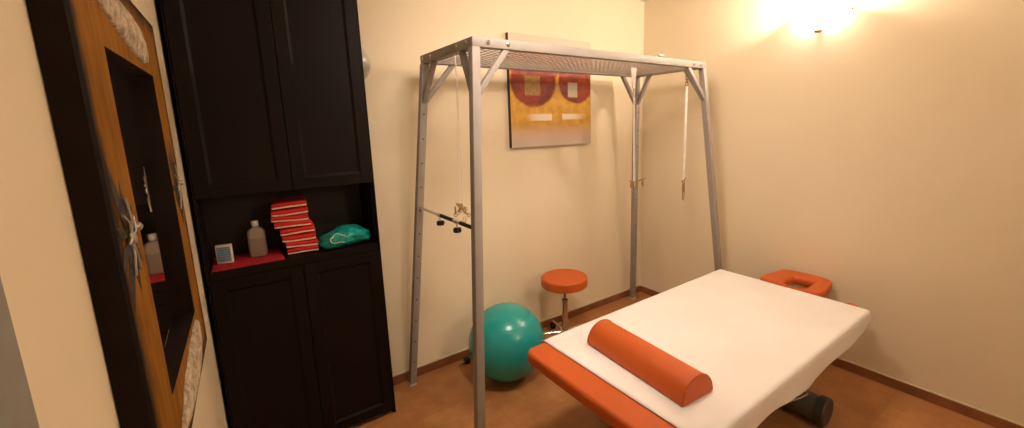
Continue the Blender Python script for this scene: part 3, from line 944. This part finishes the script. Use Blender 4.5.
bb_ = b.obj('bolster_body', M['orange'], bo_, smooth=45)
for e_ in (-1, 1):
    x = e_*(Lb/2-.004)
    pts = [(x, y*1.0, max(z_, .003)) for y, z_ in prof]
    B().tube(pts+[pts[0]], .0026, 6, False).obj('piping', M['seam'], bo_)

# ------------------------------------------------------------------ wall sconce
sc_ = thing('wall_sconce', 'lit glass half-bowl sconce on the right wall, high above the massage table', 'wall lamp', (W, -1.502, 2.43))
b = B(); rows = []
R1, DPT, HB = .172, .135, .112
nb = 28
for j in range(15):
    ph = PI/2*j/14                      # 0 rim .. pi/2 bottom
    row = []
    for i in range(nb+1):
        a = PI*i/nb
        row.append((-DPT*math.cos(ph)*math.sin(a)-.004, R1*math.cos(ph)*math.cos(a), -HB*math.sin(ph)+(.006*math.sin(a*10)*math.cos(ph) if j == 0 else 0)))
    rows.append(row)
b.grid(rows)
bmesh.ops.remove_doubles(b.bm, verts=b.bm.verts, dist=1e-4)
bw = b.obj('glass_bowl', M['bowl'], sc_, smooth=60)
md = bw.modifiers.new('thick', 'SOLIDIFY'); md.thickness = .004
B().b2(-.006, -.0005, -.05, .05, -.09, .05, .002, 1).obj('wall_plate', M['lampmetal'], sc_)
B().lathe([(0, -.002), (.020, 0), (.030, .010), (.018, .022), (0, .024)], 20, (-.034, 0, -HB-.012)).obj('finial', M['lampmetal'], sc_)
for q in (-1, 1):
    B().tube([(-.006, q*R1*.985, -.012), (-.010, q*R1*1.005, 0), (-.014, q*R1*1.03, .010)], [.008, .007, .003], 10).obj('rim_clip', M['lampmetal'], sc_)
B().lathe([(0, -.03), (.015, -.026), (.024, -.005), (.024, .01), (.012, .03), (0, .034)], 20, (-.060, 0, -.015)).obj('bulb', M['bulb'], sc_)

# copy of it on the front wall behind the camera, added for fill light
tw = sc_.copy(); COL.objects.link(tw); tw.location = (2.1, YF, 2.30); tw.rotation_euler = (0, 0, -PI/2)
tw['label'] = 'added fill-light copy of the glass half-bowl sconce, unseen on the front wall'
for ch in list(sc_.children):
    c_ = ch.copy(); COL.objects.link(c_); c_.parent = tw

# recessed downlight in the ceiling (its reflection shows on the ball)
cz = thing('ceiling_spotlight', 'round frosted ceiling spotlight set into the white ceiling', 'ceiling lamp', (1.24, -1.57, ZC))
B().lathe([(.128, -.0005), (.165, -.0005), (.167, -.008), (.158, -.014), (.128, -.014), (.128, -.0005)], 48).obj('trim_ring', M['lampmetal'], cz)
B().lathe([(0, -.003), (.126, -.003), (.126, -.008), (0, -.012)], 48).obj('spotlight_glass', M['ceilbowl'], cz)

# ------------------------------------------------------------------ light
def point(name, loc, watts, col, r):
    l = bpy.data.lights.new(name, 'POINT'); l.energy = watts; l.color = col[:3]; l.shadow_soft_size = r
    o = bpy.data.objects.new(name, l); COL.objects.link(o); o.location = loc; return o
point('sconce_light', (W-.10, -1.502, 2.475), 40, LAMP, .03)
point('front_fill_light', (2.1, YF+.12, 2.345), 20, LAMP, .06)  # added fill from behind the camera, paired with the sconce copy
sp_ = bpy.data.lights.new('spotlight_light', 'SPOT'); sp_.energy = 170; sp_.color = LAMP[:3]; sp_.shadow_soft_size = .28
sp_.spot_size = math.radians(138); sp_.spot_blend = 1.0
so_ = bpy.data.objects.new('spotlight_light', sp_); COL.objects.link(so_); so_.location = (1.24, -1.57, ZC-.03); so_.rotation_euler = Vector((.50, .56, -.66)).to_track_quat('-Z', 'Y').to_euler()
w = bpy.data.worlds.new('world'); scene.world = w; w.use_nodes = True
bg = w.node_tree.nodes.get('Background') or w.node_tree.nodes.new('ShaderNodeBackground')
bg.inputs[0].default_value = (.9, .8, .65, 1); bg.inputs[1].default_value = .0

vs_ = scene.view_settings
scene.display_settings.display_device = 'sRGB'
vs_.view_transform = 'Standard'; vs_.look = 'None'; vs_.gamma = 1; vs_.exposure = 0.2
vs_.use_curve_mapping = False
